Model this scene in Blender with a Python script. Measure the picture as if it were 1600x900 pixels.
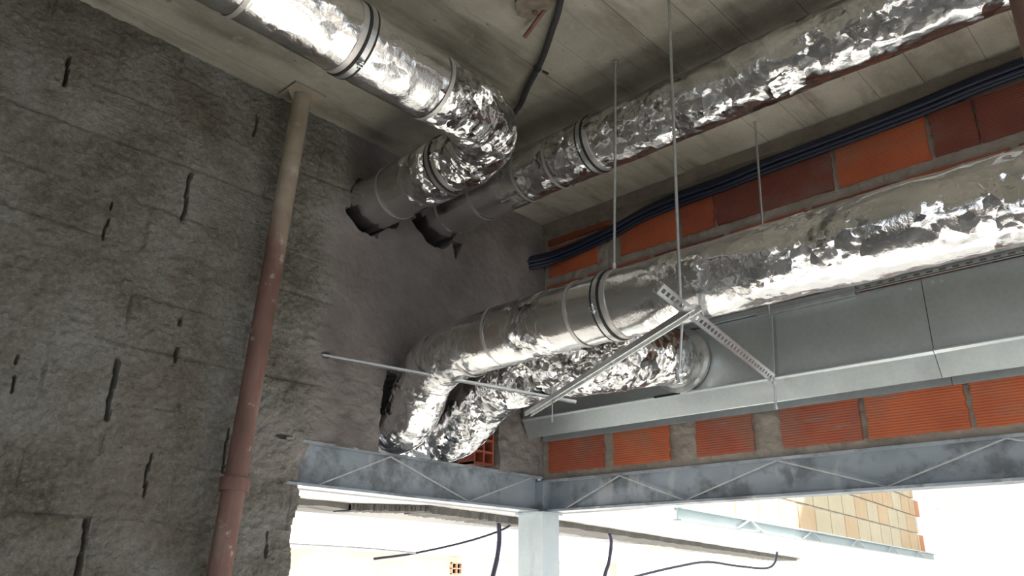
import bpy, math, random
import numpy as np
from mathutils import Vector, Matrix

S = bpy.context.scene
for o in list(bpy.data.objects): bpy.data.objects.remove(o)
COL = S.collection
R = math.radians
random.seed(4)

# ------------------------------------------------------------------ camera
F = 1247.0
cam_d = bpy.data.cameras.new('camera'); cam = bpy.data.objects.new('camera', cam_d); COL.objects.link(cam)
cam_d.sensor_width = 36.0; cam_d.lens = 36.0 * F / 1600.0; cam_d.clip_start = 0.02; cam_d.clip_end = 200
# rows: world X (along the left wall), Y (along the brick wall), Z (up) in camera axes (right, down, forward)
RW = np.array([[0.68120996, 0.26394148, 0.68285275],
               [-0.73198496, 0.22990695, 0.64135857],
               [0.01228854, -0.93673779, 0.3498161]])
mw = Matrix(((RW[0][0], -RW[0][1], -RW[0][2], 0), (RW[1][0], -RW[1][1], -RW[1][2], 0), (RW[2][0], -RW[2][1], -RW[2][2], 0), (0, 0, 0, 1)))
cam.matrix_world = mw
S.camera = cam

# ------------------------------------------------------------------ light
SKY = 1.85
SUN = 38.0
S.view_settings.view_transform = 'Standard'; S.view_settings.look = 'None'
S.view_settings.exposure = 0.2; S.view_settings.gamma = 1.0
try: S.view_settings.use_curve_mapping = False
except Exception: pass
w = bpy.data.worlds.new('sky'); S.world = w; w.use_nodes = True
bg = w.node_tree.nodes['Background']; bg.inputs[0].default_value = (0.86, 0.93, 1.0, 1); bg.inputs[1].default_value = SKY
sd = bpy.data.lights.new('sun', 'SUN'); sd.energy = SUN; sd.angle = R(1.5); sd.color = (1.0, 0.95, 0.88)
sun = bpy.data.objects.new('sun', sd); COL.objects.link(sun)
sun.rotation_euler = Vector((0.80, -0.16, 0.75)).to_track_quat('Z', 'Y').to_euler()
ad = bpy.data.lights.new('soffit_fill_light', 'AREA'); ad.shape = 'RECTANGLE'; ad.size = 13.0; ad.size_y = 1.25; ad.energy = 520; ad.color = (1.0, 0.97, 0.92)  # added area light that brightens the soffit, standing in for daylight
al = bpy.data.objects.new('soffit_fill_light', ad); COL.objects.link(al); al.location = (4.2, 7.85, -0.85); al.rotation_euler = Vector((0, 1, -0.45)).to_track_quat('Z', 'Y').to_euler()
S.cycles.max_bounces = 10; S.cycles.diffuse_bounces = 6; S.cycles.glossy_bounces = 6
S.cycles.sample_clamp_indirect = 8.0
S.cycles.use_denoising = True

XC, YC, H, FL = 3.622, 3.132, 2.23, -1.65
BT, BB = 0.604, 0.404      # steel beam top and bottom

# ------------------------------------------------------------------ helpers
_rs = np.random.RandomState(7)
_T = _rs.rand(65536).astype(np.float64)
def _h(ix, iy, iz):
    return _T[((ix * 73856093) ^ (iy * 19349663) ^ (iz * 83492791)) & 65535]
def vnoise(p):
    p = np.asarray(p, float); i = np.floor(p).astype(np.int64); f = p - i; f = f * f * (3 - 2 * f)
    x, y, z = i[..., 0], i[..., 1], i[..., 2]; fx, fy, fz = f[..., 0], f[..., 1], f[..., 2]
    def L(a, b, t): return a + (b - a) * t
    return L(L(L(_h(x, y, z), _h(x + 1, y, z), fx), L(_h(x, y + 1, z), _h(x + 1, y + 1, z), fx), fy),
             L(L(_h(x, y, z + 1), _h(x + 1, y, z + 1), fx), L(_h(x, y + 1, z + 1), _h(x + 1, y + 1, z + 1), fx), fy), fz)
def fbm(p, o=4, g=0.5):
    a, s, t = 1.0, 0.0, 0.0
    p = np.asarray(p, float)
    for k in range(o):
        s = s + a * (vnoise(p + 17.3 * k) * 2 - 1); t += a; a *= g; p = p * 2.03
    return s / t
def ridged(p, o=3, g=0.5):
    a, s, t = 1.0, 0.0, 0.0
    p = np.asarray(p, float)
    for k in range(o):
        s = s + a * (1 - np.abs(vnoise(p + 11.7 * k) * 2 - 1) * 2); t += a; a *= g; p = p * 1.9
    return s / t
def smooth(e0, e1, x):
    t = np.clip((x - e0) / (e1 - e0), 0, 1); return t * t * (3 - 2 * t)

class MB:
    """collects shapes, then links them as one mesh object"""
    def __init__(s): s.v = []; s.f = []; s.m = []
    def add(s, vs, fs, mi=0):
        n = len(s.v); s.v += [tuple(map(float, q)) for q in vs]; s.f += [tuple(i + n for i in q) for q in fs]; s.m += [mi] * len(fs); return s
    def box(s, lo, hi, mi=0):
        (a, b, c), (d, e, f) = lo, hi
        return s.add([(a, b, c), (d, b, c), (d, e, c), (a, e, c), (a, b, f), (d, b, f), (d, e, f), (a, e, f)],
                     [(3, 2, 1, 0), (4, 5, 6, 7), (0, 1, 5, 4), (1, 2, 6, 5), (2, 3, 7, 6), (3, 0, 4, 7)], mi)
    def prism(s, A, B, prof, up=(0, 0, 1), mi=0, closed=True):
        """extrude 2-D profile (side, up) from A to B"""
        A, B = Vector(A), Vector(B); u = (B - A).normalized(); sd = u.cross(Vector(up)).normalized(); v = sd.cross(u)
        n = len(prof); vs = [P + sd * a + v * b for P in (A, B) for a, b in prof]
        fs = [(i, (i + 1) % n, n + (i + 1) % n, n + i) for i in range(n)]
        if closed: fs += [tuple(range(n))[::-1], tuple(range(n, 2 * n))]
        return s.add(vs, fs, mi)
    def bar(s, A, B, w_, h_, up=(0, 0, 1), mi=0):
        return s.prism(A, B, [(-w_ / 2, -h_ / 2), (w_ / 2, -h_ / 2), (w_ / 2, h_ / 2), (-w_ / 2, h_ / 2)], up, mi)
    def rod(s, A, B, r, n=12, mi=0, up=None):
        d = Vector(B) - Vector(A)
        if up is None: up = (0, 0, 1) if abs(d.normalized().z) < 0.9 else (1, 0, 0)
        return s.prism(A, B, [(r * math.cos(2 * math.pi * k / n), r * math.sin(2 * math.pi * k / n)) for k in range(n)], up, mi)
    def path(s, pts, r, n=10, mi=0, sub=6):
        P = catmull(pts, sub); s2 = tube_arrays(P, lambda t: np.full(len(t), r), n)
        vs, fs = s2; return s.add(vs, fs, mi)
    def ring(s, c, ax, r, wd, th, n=48, mi=0, a0=0, a1=360):
        """flat band around an axis"""
        c, ax = Vector(c), Vector(ax).normalized(); e = ax.orthogonal().normalized(); g = ax.cross(e)
        if abs(ax.z) < 0.9: g = Vector((0, 0, 1)); g = (g - ax * g.dot(ax)).normalized(); e = g.cross(ax)
        full = abs(a1 - a0) >= 360; m = n if full else n + 1
        vs = []
        for k in range(m):
            a = R(a0 + (a1 - a0) * k / n); d = e * math.cos(a) + g * math.sin(a)
            for rr, t in ((r, -wd / 2), (r, wd / 2), (r + th, wd / 2), (r + th, -wd / 2)): vs.append(c + d * rr + ax * t)
        fs = []
        for k in range(n):
            k2 = (k + 1) % m
            for q in range(4): fs.append((4 * k + q, 4 * k + (q + 1) % 4, 4 * k2 + (q + 1) % 4, 4 * k2 + q))
        if not full: fs += [(3, 2, 1, 0), (4 * n, 4 * n + 1, 4 * n + 2, 4 * n + 3)]
        return s.add(vs, fs, mi)
    def build(s, name, mats, parent=None, smooth_=False, loc=None):
        me = bpy.data.meshes.new(name); me.from_pydata(s.v, [], s.f)
        mats = mats if isinstance(mats, (list, tuple)) else [mats]
        for m in mats: me.materials.append(m)
        if len(mats) > 1: me.polygons.foreach_set('material_index', s.m)
        o = bpy.data.objects.new(name, me); COL.objects.link(o)
        if smooth_: me.polygons.foreach_set('use_smooth', [True] * len(me.polygons))
        me.update()
        if parent: put(o, parent)
        return o

def put(o, parent):
    o.parent = parent
    M = Matrix.Identity(4); p = parent
    while p: M = Matrix.Translation(p.location) @ M if p.type == 'EMPTY' else M; p = p.parent
    o.location = -M.translation

def tag(o, label=None, cat=None, group=None, kind=None):
    if label: o['label'] = label
    if cat: o['category'] = cat
    if group: o['group'] = group
    if kind: o['kind'] = kind
    return o
def thing(name, label, cat, loc=(0, 0, 0), group=None):
    o = bpy.data.objects.new(name, None); COL.objects.link(o); o.location = loc; o.empty_display_size = 0.1
    return tag(o, label, cat, group)
def structure(o, label=None): return tag(o, label, None, None, 'structure')

def catmull(pts, sub=8):
    P = np.array(pts, float)
    if len(P) < 3:
        return np.array([P[0] + (P[-1] - P[0]) * t for t in np.linspace(0, 1, sub + 1)])
    Q = np.vstack([2 * P[0] - P[1], P, 2 * P[-1] - P[-2]]); out = []
    for i in range(1, len(Q) - 2):
        p0, p1, p2, p3 = Q[i - 1], Q[i], Q[i + 1], Q[i + 2]
        for t in np.linspace(0, 1, sub, endpoint=False):
            out.append(0.5 * ((2 * p1) + (-p0 + p2) * t + (2 * p0 - 5 * p1 + 4 * p2 - p3) * t * t + (-p0 + 3 * p1 - 3 * p2 + p3) * t ** 3))
    out.append(P[-1]); return np.array(out)
def resample(P, step):
    d = np.r_[0, np.cumsum(np.linalg.norm(np.diff(P, axis=0), axis=1))]
    n = max(2, int(d[-1] / step)); t = np.linspace(0, d[-1], n)
    return np.stack([np.interp(t, d, P[:, k]) for k in range(3)], 1), t
def frames(P):
    T = np.gradient(P, axis=0); T /= np.linalg.norm(T, axis=1)[:, None]
    up = np.array([0, 0, 1.0]); n = np.cross(T[0], up)
    if np.linalg.norm(n) < .2: n = np.cross(T[0], [1, 0, 0])
    n /= np.linalg.norm(n); N = [n]
    for k in range(1, len(P)):
        n = N[-1] - T[k] * np.dot(N[-1], T[k]); N.append(n / np.linalg.norm(n))
    N = np.array(N); return T, N, np.cross(T, N)
def tube_arrays(P, rf, n, disp=None, caps=True):
    d = np.r_[0, np.cumsum(np.linalg.norm(np.diff(P, axis=0), axis=1))]
    T, N, B = frames(P); a = np.linspace(0, 2 * np.pi, n, endpoint=False)
    D = N[:, None] * np.cos(a)[None, :, None] + B[:, None] * np.sin(a)[None, :, None]
    rr = rf(d)[:, None]; V = P[:, None] + D * rr[..., None]
    if disp is not None: V = V + D * disp(V, d[:, None] + 0 * a[None], a[None] + 0 * d[:, None])[..., None]
    m = len(P); V = V.reshape(-1, 3)
    i = np.arange(m - 1)[:, None] * n; j = np.arange(n)[None]; k = (np.arange(n) + 1) % n
    f = np.stack([i + j, i + k[None], i + n + k[None], i + n + j], -1).reshape(-1, 4)
    fs = [tuple(q) for q in f.tolist()]
    if caps: fs += [tuple(range(n))[::-1], tuple(range((m - 1) * n, m * n))]
    return V, fs

# ------------------------------------------------------------------ materials
def new_mat(name):
    m = bpy.data.materials.new(name); m.use_nodes = True; return m, m.node_tree.nodes, m.node_tree.links, m.node_tree.nodes['Principled BSDF']
def noise(N, L, co, scale, detail=6, rough=0.6, typ=None):
    t = N.new('ShaderNodeTexNoise'); t.inputs['Scale'].default_value = scale; t.inputs['Detail'].default_value = detail; t.inputs['Roughness'].default_value = rough
    if typ: t.noise_type = typ
    L.new(co, t.inputs['Vector']); return t.outputs['Fac']
def coords(N, L, scale=(1, 1, 1)):
    g = N.new('ShaderNodeTexCoord'); mp = N.new('ShaderNodeMapping'); mp.inputs['Scale'].default_value = scale
    L.new(g.outputs['Object'], mp.inputs['Vector']); return mp.outputs['Vector']
def ramp(N, L, fac, stops):
    r = N.new('ShaderNodeValToRGB'); e = r.color_ramp.elements
    while len(e) < len(stops): e.new(0.5)
    for k, (p, c) in enumerate(stops): e[k].position = p; e[k].color = (*c, 1) if len(c) == 3 else c
    L.new(fac, r.inputs[0]); return r.outputs[0]
def mix(N, L, fac, a, b, mode='MIX'):
    m = N.new('ShaderNodeMix'); m.data_type = 'RGBA'; m.blend_type = mode
    for sock, val in ((m.inputs[0], fac), (m.inputs[6], a), (m.inputs[7], b)):
        if isinstance(val, bpy.types.NodeSocket): L.new(val, sock)
        else: sock.default_value = val if isinstance(val, (int, float)) else (*val, 1)
    return m.outputs[2]
def bump(N, L, h, dist, strength=1.0, prev=None):
    b = N.new('ShaderNodeBump'); b.inputs['Distance'].default_value = dist; b.inputs['Strength'].default_value = strength
    L.new(h, b.inputs['Height'])
    if prev: L.new(prev, b.inputs['Normal'])
    return b.outputs['Normal']
def math_(N, L, op, a, b=None):
    m = N.new('ShaderNodeMath'); m.operation = op
    for s_, v in ((m.inputs[0], a), (m.inputs[1], b)):
        if v is None: continue
        if isinstance(v, bpy.types.NodeSocket): L.new(v, s_)
        else: s_.default_value = v
    return m.outputs[0]
def simple(name, col, rough=0.6, metal=0.0, var=0.0, sc=8.0, bmp=0.0, bs=60.0):
    m, N, L, P = new_mat(name); co = coords(N, L)
    P.inputs['Roughness'].default_value = rough; P.inputs['Metallic'].default_value = metal
    dk = tuple(c * (1 - var) for c in col); lt = tuple(min(1, c * (1 + var)) for c in col)
    L.new(ramp(N, L, noise(N, L, co, sc), [(0.3, dk), (0.7, lt)]), P.inputs['Base Color'])
    if bmp: L.new(bump(N, L, noise(N, L, co, bs), bmp), P.inputs['Normal'])
    return m

def foil_mat():
    m, N, L, P = new_mat('aluminium_foil'); co = coords(N, L)
    P.inputs['Metallic'].default_value = 1.0
    L.new(ramp(N, L, noise(N, L, co, 5, 3), [(0.3, (0.70, 0.70, 0.705)), (0.7, (0.80, 0.80, 0.805))]), P.inputs['Base Color'])
    L.new(ramp(N, L, noise(N, L, co, 9, 3), [(0.3, (0.15,) * 3), (0.7, (0.26,) * 3)]), P.inputs['Roughness'])
    def facets(sc, amt, prev, wob):
        # crumple: every cell is a plane tilted its own way, creased where cells meet
        ns = N.new('ShaderNodeTexNoise'); ns.inputs['Scale'].default_value = sc * .8; ns.inputs['Detail'].default_value = 2; L.new(co, ns.inputs['Vector'])
        ad = N.new('ShaderNodeVectorMath'); ad.operation = 'MULTIPLY_ADD'; L.new(ns.outputs['Color'], ad.inputs[0]); ad.inputs[1].default_value = (wob,) * 3; L.new(co, ad.inputs[2])
        v = N.new('ShaderNodeTexVoronoi'); v.inputs['Scale'].default_value = sc; L.new(ad.outputs[0], v.inputs['Vector'])
        sb = N.new('ShaderNodeVectorMath'); sb.operation = 'SUBTRACT'; L.new(ad.outputs[0], sb.inputs[0]); L.new(v.outputs['Position'], sb.inputs[1])
        cc = N.new('ShaderNodeVectorMath'); cc.operation = 'SUBTRACT'; L.new(v.outputs['Color'], cc.inputs[0]); cc.inputs[1].default_value = (.5, .5, .5)
        dt = N.new('ShaderNodeVectorMath'); dt.operation = 'DOT_PRODUCT'; L.new(sb.outputs[0], dt.inputs[0]); L.new(cc.outputs[0], dt.inputs[1])
        at = N.new('ShaderNodeAttribute'); at.attribute_name = 'crumple'
        h = math_(N, L, 'MULTIPLY', dt.outputs['Value'], at.outputs['Fac'])
        return bump(N, L, h, amt, 1.0, prev)
    n1 = facets(11, .85, None, .10)
    n2 = facets(25, .38, n1, .04)
    n2 = bump(N, L, noise(N, L, co, 80, 2, 0.6), 0.0013, 0.8, n2)
    L.new(n2, P.inputs['Normal']); return m
FOIL = foil_mat()
TAPE = simple('foil_tape', (0.55, 0.54, 0.53), 0.42, 0.7, 0.05, 20, 0.001, 120)
GALV = simple('zinc_plated_steel', (0.62, 0.64, 0.65), 0.38, 1.0, 0.12, 30)
RODM = simple('threaded_rod_steel', (0.50, 0.52, 0.53), 0.45, 1.0, 0.12, 60)
RUBBER = simple('black_rubber', (0.015, 0.015, 0.016), 0.6)
BLACKC = simple('black_conduit', (0.03, 0.031, 0.033), 0.45, 0, 0.3, 20)
BLUEC = simple('blue_cable_sheath', (0.006, 0.011, 0.032), 0.45, 0, 0.3, 20)
PURPC = simple('violet_conduit', (0.035, 0.033, 0.07), 0.5, 0, 0.2, 10)
RUST = simple('rusty_steel', (0.15, 0.075, 0.055), 0.8, 0.1, 0.5, 14, 0.002, 60)

def duct_mat():
    m, N, L, P = new_mat('galvanised_sheet'); co = coords(N, L)
    P.inputs['Metallic'].default_value = 0.85
    v = N.new('ShaderNodeTexVoronoi'); v.inputs['Scale'].default_value = 55; L.new(co, v.inputs['Vector'])
    a = ramp(N, L, v.outputs['Distance'], [(0.0, (0.40, 0.455, 0.475)), (1.0, (0.50, 0.56, 0.585))])
    L.new(mix(N, L, 0.5, a, ramp(N, L, noise(N, L, co, 2.2, 4), [(0.3, (0.40, 0.445, 0.465)), (0.7, (0.55, 0.60, 0.62))])), P.inputs['Base Color'])
    L.new(ramp(N, L, noise(N, L, co, 4, 3), [(0.3, (0.36,) * 3), (0.7, (0.5,) * 3)]), P.inputs['Roughness'])
    L.new(bump(N, L, noise(N, L, co, 3.0, 2), 0.010, 0.5), P.inputs['Normal']); return m
DUCT = duct_mat()

def beam_mat(name, a, b, stain, amt):
    m, N, L, P = new_mat(name); co = coords(N, L); cz = coords(N, L, (1, 1, 0.35))
    c = ramp(N, L, noise(N, L, co, 3.5, 5), [(0.3, a), (0.7, b)])
    s = ramp(N, L, noise(N, L, co, 5.5, 8, 0.62), [(0.5, (0, 0, 0)), (0.62, (amt,) * 3)])
    c = mix(N, L, s, c, stain)
    s2 = ramp(N, L, noise(N, L, cz, 9, 6, 0.6), [(0.58, (0, 0, 0)), (0.66, (0.5,) * 3)])
    c = mix(N, L, s2, c, (0.40, 0.42, 0.43))
    L.new(c, P.inputs['Base Color']); P.inputs['Roughness'].default_value = 0.5
    L.new(bump(N, L, noise(N, L, co, 50, 5), 0.001), P.inputs['Normal']); return m
BEAM = beam_mat('grey_blue_primer', (0.19, 0.225, 0.26), (0.27, 0.31, 0.35), (0.10, 0.11, 0.12), 0.8)
COLM = beam_mat('pale_blue_primer', (0.42, 0.49, 0.52), (0.55, 0.61, 0.64), (0.35, 0.38, 0.39), 0.25)
LACE = simple('pale_steel_bar', (0.42, 0.44, 0.45), 0.5, 0.2, 0.2, 30)

def wall_mat():
    m, N, L, P = new_mat('rough_block_wall'); co = coords(N, L)
    g = N.new('ShaderNodeTexCoord'); sep = N.new('ShaderNodeSeparateXYZ'); L.new(g.outputs['Object'], sep.inputs[0])
    big = noise(N, L, co, 2.6, 6, 0.65)
    c = ramp(N, L, big, [(0.34, (0.13, 0.117, 0.085)), (0.48, (0.225, 0.215, 0.185)), (0.66, (0.34, 0.345, 0.335))])
    c = mix(N, L, ramp(N, L, noise(N, L, co, 48, 6, 0.8), [(0.45, (0, 0, 0)), (0.68, (0.5,) * 3)]), c, (0.40, 0.39, 0.37))
    c = mix(N, L, ramp(N, L, noise(N, L, co, 60, 6, 0.7), [(0.35, (0.6,) * 3), (0.7, (0, 0, 0))]), c, mix(N, L, 1.0, c, (0.45, 0.42, 0.38), 'MULTIPLY'))
    c = mix(N, L, ramp(N, L, noise(N, L, co, 1.1, 3), [(0.58, (0, 0, 0)), (0.7, (0.45,) * 3)]), c, (0.17, 0.12, 0.085))
    # plastered part by the corner: mauve grey, darkened in colour for the corner's shade, smoother
    pl = ramp(N, L, noise(N, L, co, 4, 6), [(0.3, (0.115, 0.103, 0.098)), (0.7, (0.19, 0.173, 0.167))])
    nx = math_(N, L, 'ADD', sep.outputs[0], math_(N, L, 'MULTIPLY', math_(N, L, 'SUBTRACT', noise(N, L, co, 5, 5), 0.5), 0.35))
    fac = ramp(N, L, math_(N, L, 'SUBTRACT', nx, 1.5), [(0.42, (0, 0, 0)), (0.56, (1, 1, 1))])
    c = mix(N, L, fac, c, pl)
    # smooth mortar patch round the beam end
    patch = N.new('ShaderNodeVectorMath'); patch.operation = 'DISTANCE'; patch.inputs[1].default_value = (1.83, YC, 0.56)
    L.new(co, patch.inputs[0])
    pd = math_(N, L, 'ADD', patch.outputs['Value'], math_(N, L, 'MULTIPLY', math_(N, L, 'SUBTRACT', noise(N, L, co, 9, 4), 0.5), 0.16))
    c = mix(N, L, ramp(N, L, pd, [(0.13, (1, 1, 1)), (0.17, (0, 0, 0))]), c, (0.30, 0.275, 0.262))
    L.new(c, P.inputs['Base Color']); P.inputs['Roughness'].default_value = 0.95
    wv = N.new('ShaderNodeTexWave'); wv.bands_direction = 'Z'; wv.inputs['Scale'].default_value = 20; wv.inputs['Distortion'].default_value = 1.5; wv.inputs['Detail'].default_value = 1
    L.new(co, wv.inputs['Vector'])
    rm = ramp(N, L, noise(N, L, co, 2.3, 3), [(0.52, (0, 0, 0)), (0.62, (1, 1, 1))])
    wr = mix(N, L, rm, (0.5, 0.5, 0.5), wv.outputs['Color'])
    wr = mix(N, L, fac, wr, (0.5, 0.5, 0.5))
    b1 = bump(N, L, wr, 0.003, 0.6)
    rough_h = mix(N, L, fac, noise(N, L, co, 45, 8, 0.7), mix(N, L, 0.75, noise(N, L, co, 30, 6, 0.6), (0.5, 0.5, 0.5)))
    b2 = bump(N, L, rough_h, 0.03, 1.0, b1)
    L.new(b2, P.inputs['Normal']); return m
WALLM = wall_mat()

def conc(name, a, b, c3, bmp=0.004, sc=2.0):
    m, N, L, P = new_mat(name); co = coords(N, L); cs = coords(N, L, (0.35, 1, 1))
    c = ramp(N, L, noise(N, L, co, sc, 8, 0.62), [(0.3, a), (0.7, b)])
    c = mix(N, L, ramp(N, L, noise(N, L, cs, 3.2, 6, 0.6), [(0.55, (0, 0, 0)), (0.75, (0.6,) * 3)]), c, c3)
    c = mix(N, L, ramp(N, L, noise(N, L, co, 28, 6, 0.6), [(0.66, (0, 0, 0)), (0.74, (0.5,) * 3)]), c, tuple(x * 0.4 for x in c3))
    L.new(c, P.inputs['Base Color']); P.inputs['Roughness'].default_value = 0.85
    L.new(bump(N, L, noise(N, L, co, 22, 8, 0.6), bmp), P.inputs['Normal']); return m
def ceil_mat():
    m, N, L, P = new_mat('board_marked_concrete'); co = coords(N, L); cs = coords(N, L, (0.3, 1.5, 1))
    c = ramp(N, L, noise(N, L, co, 1.6, 8, 0.65), [(0.3, (.23, .217, .182)), (0.5, (.33, .317, .27)), (0.7, (.45, .435, .38))])
    c = mix(N, L, ramp(N, L, noise(N, L, cs, 4, 6, 0.65), [(0.5, (0, 0, 0)), (0.7, (0.8,) * 3)]), c, (.13, .112, .085))
    c = mix(N, L, ramp(N, L, noise(N, L, co, 10, 8, 0.7), [(0.58, (0, 0, 0)), (0.72, (0.6,) * 3)]), c, (.42, .40, .35))
    c = mix(N, L, ramp(N, L, noise(N, L, co, 24, 6, 0.7), [(0.64, (0, 0, 0)), (0.7, (0.75,) * 3)]), c, (.07, .055, .04))
    L.new(c, P.inputs['Base Color']); P.inputs['Roughness'].default_value = .85
    L.new(bump(N, L, noise(N, L, co, 24, 8, .65), .006, .9), P.inputs['Normal']); return m
CEIL = ceil_mat()
MORTAR = conc('grey_mortar', (0.18, 0.16, 0.135), (0.29, 0.26, 0.225), (0.11, 0.09, 0.075), 0.01, 6)
FLOORM = conc('dusty_concrete_floor', (0.20, 0.195, 0.185), (0.28, 0.275, 0.26), (0.17, 0.16, 0.15))
EARTH = conc('dimmed_earth', (0.10, 0.09, 0.075), (0.15, 0.135, 0.11), (0.08, 0.07, 0.06), 0.02, 1.0)  # outside ground darkened in colour to dim what the foil reflects
GROUND = conc('pale_gravel_ground', (0.66, 0.645, 0.61), (0.76, 0.745, 0.71), (0.58, 0.56, 0.53), 0.01, 1.0)
PALE = conc('pale_concrete_soffit', (0.82, 0.81, 0.79), (0.9, 0.89, 0.88), (0.74, 0.72, 0.69), 0.003, 1.2)
GREYC = conc('grey_rough_concrete', (0.11, 0.105, 0.098), (0.17, 0.165, 0.155), (0.09, 0.085, 0.08), 0.02, 8)
FARW = conc('pale_block_wall', (0.45, 0.42, 0.37), (0.6, 0.57, 0.51), (0.38, 0.34, 0.28), 0.01, 2)
WHITEW = conc('white_render', (0.86, 0.86, 0.85), (0.92, 0.92, 0.92), (0.8, 0.79, 0.78), 0.004, 2)
def brick_mat(name, a, b, c3):
    m, N, L, P = new_mat(name); co = coords(N, L)
    c = ramp(N, L, noise(N, L, co, 5, 6, 0.6), [(0.3, a), (0.7, b)])
    c = mix(N, L, ramp(N, L, noise(N, L, coords(N, L, (1, 0.6, 1)), 4.5, 6, 0.65), [(0.5, (0, 0, 0)), (0.66, (0.65,) * 3)]), c, c3)
    c = mix(N, L, ramp(N, L, noise(N, L, coords(N, L, (1, 0.25, 2)), 9, 6, 0.7), [(0.62, (0, 0, 0)), (0.68, (0.8,) * 3)]), c, (.17, .145, .12))
    L.new(c, P.inputs['Base Color']); P.inputs['Roughness'].default_value = 0.85
    wv = N.new('ShaderNodeTexWave'); wv.bands_direction = 'Z'; wv.inputs['Scale'].default_value = 26; wv.inputs['Distortion'].default_value = 0.6
    L.new(co, wv.inputs['Vector'])
    L.new(bump(N, L, noise(N, L, co, 30, 5), .003, .6, bump(N, L, wv.outputs['Fac'], 0.0022, 0.45)), P.inputs['Normal']); return m
BR1 = brick_mat('terracotta_orange', (0.30, 0.068, 0.026), (0.40, 0.10, 0.038), (0.22, 0.11, 0.07))
BR2 = brick_mat('terracotta_red', (0.22, 0.05, 0.027), (0.31, 0.075, 0.034), (0.17, 0.10, 0.075))
BR3 = brick_mat('terracotta_dark', (0.12, 0.033, 0.022), (0.17, 0.048, 0.03), (0.14, 0.10, 0.08))

# ------------------------------------------------------------------ setting
# left wall: displaced grid with the two pipe holes and the beam opening, real thickness
def holes(x, z):
    n1 = fbm(np.stack([x * 9, z * 9, 0 * x], -1), 3)
    k = np.zeros(x.shape, bool)
    k |= (x > 2.0 + (z - BT) * 0.05 + 0.03 * n1 + 0.012 * np.sin(z * 23)) & (z < BT - 0.01)
    k |= np.hypot((x - 2.255) / 1.0, (z - 1.865) / 1.02) < 0.155 + 0.05 * n1 + .03 * (z < 1.8) * (x < 2.3)
    k |= np.hypot((x - 2.685) / 1.0, (z - 1.955) / 1.0) < 0.152 + 0.05 * n1 + .02 * (z < 1.9)
    k |= (np.abs(x - 2.86 - (z - 1.8) * .1) < (z - 1.74) * .35) & (z < 1.86) & (z > 1.74)
    # opening where the two lower ducts dive through the wall
    k |= (x > 2.41 + 0.02 * n1) & (x < 3.25 + 0.02 * n1) & (z < 1.0 - (x - 2.44) * 0.16 + 0.02 * n1) & (z > BT - 0.02)
    return k
SLOTS = [(1.288, 1.44, 1.69, .012), (1.35, .83, 1.05, .011), (1.131, .56, .80, .014), (1.134, -.02, .21, .014), (.735, 1.83, 1.97, .01),
         (.80, .50, .74, .008), (1.317, .30, .46, .007), (1.62, .42, .60, .006), (.62, 1.05, 1.24, .007), (1.72, .16, .25, .008), (1.86, .10, .2, .007), (1.0, 1.25, 1.42, .006), (1.55, 1.95, 2.1, .007)]
BEDS = [0.0, .215, .43, .64, .86, 1.06, 1.265, 1.46, 1.69, 1.9, 2.1]
def wall_disp(x, z):
    p = np.stack([x, 0 * x, z], -1)
    pz = smooth(1.93, 2.1, x + 0.15 * fbm(p * 4, 3))
    d = fbm(p * 3, 3) * 0.010 + (1 - pz) * (fbm(p * 16, 4) * 0.008 + fbm(p * 48, 3) * 0.009) + pz * (fbm(p * 5 + 9, 3) * 0.016 + fbm(p * 30, 3) * 0.003)
    d = d + (1 - pz) * smooth(0.45, 0.7, 0.5 + 0.5 * fbm(p * 2.5 + 40, 3)) * ridged(p * 20, 3) * 0.006
    low = smooth(1.25, 0.9, z) * pz; d = d + low * (fbm(p * np.array([14, 1, 22]) + 3, 4) * 0.010 + ridged(p * 9, 2) * 0.006)
    for k, b in enumerate(BEDS):
        zz = b + 0.008 * fbm(np.stack([x * 3, 0 * x + k, 0 * x], -1), 2)
        ms = smooth(0.35, 0.75, vnoise(np.stack([x * 3.1, 0 * x + 7 * k, 0 * x], -1)))
        d = d + (1 - pz) * np.exp(-((z - zz) / 0.008) ** 2) * 0.012 * ms
        off = (0.27 if k % 2 else 0.0) + 0.1
        for q in range(-1, 6):
            xx = off + q * 0.52 + 0.02 * math.sin(k * 5 + q)
            d = d + (1 - pz) * np.exp(-((x - xx) / 0.007) ** 2) * ((z > b) & (z < b + .21)) * 0.009 * smooth(.3, .7, vnoise(np.stack([z * 9, 0 * x + q, 0 * x + k], -1)))
        lvl = (vnoise(np.stack([0 * x + k * 3.3, np.floor((x - off) / .52) * 5.1, 0 * x], -1)) - .5) * 0.012
        d = d + (1 - pz) * lvl * ((z > b) & (z < b + .21))
    for sx, a, b, wd in SLOTS:
        xx = sx + 0.003 * np.sin(z * 31 + sx * 9)
        inside = smooth(a - .01, a + .02, z) * (1 - smooth(b - .02, b + .01, z)) * smooth(.22, .35, vnoise(np.stack([z * 22, 0 * x + sx * 50, 0 * x], -1)))
        d = d + 0.07 * np.exp(-((x - xx) / (wd * .52)) ** 6) * inside
    # deep socket where the thin rail is let into the wall
    d = d + 0.06 * np.exp(-(((x - 2.06) / .02) ** 2 + ((z - 1.015) / .012) ** 2) ** 2)
    d = d + 0.05 * np.exp(-(((x - 1.885) / .035) ** 2 + ((z - .605) / .009) ** 2) ** 2)
    return d
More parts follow.
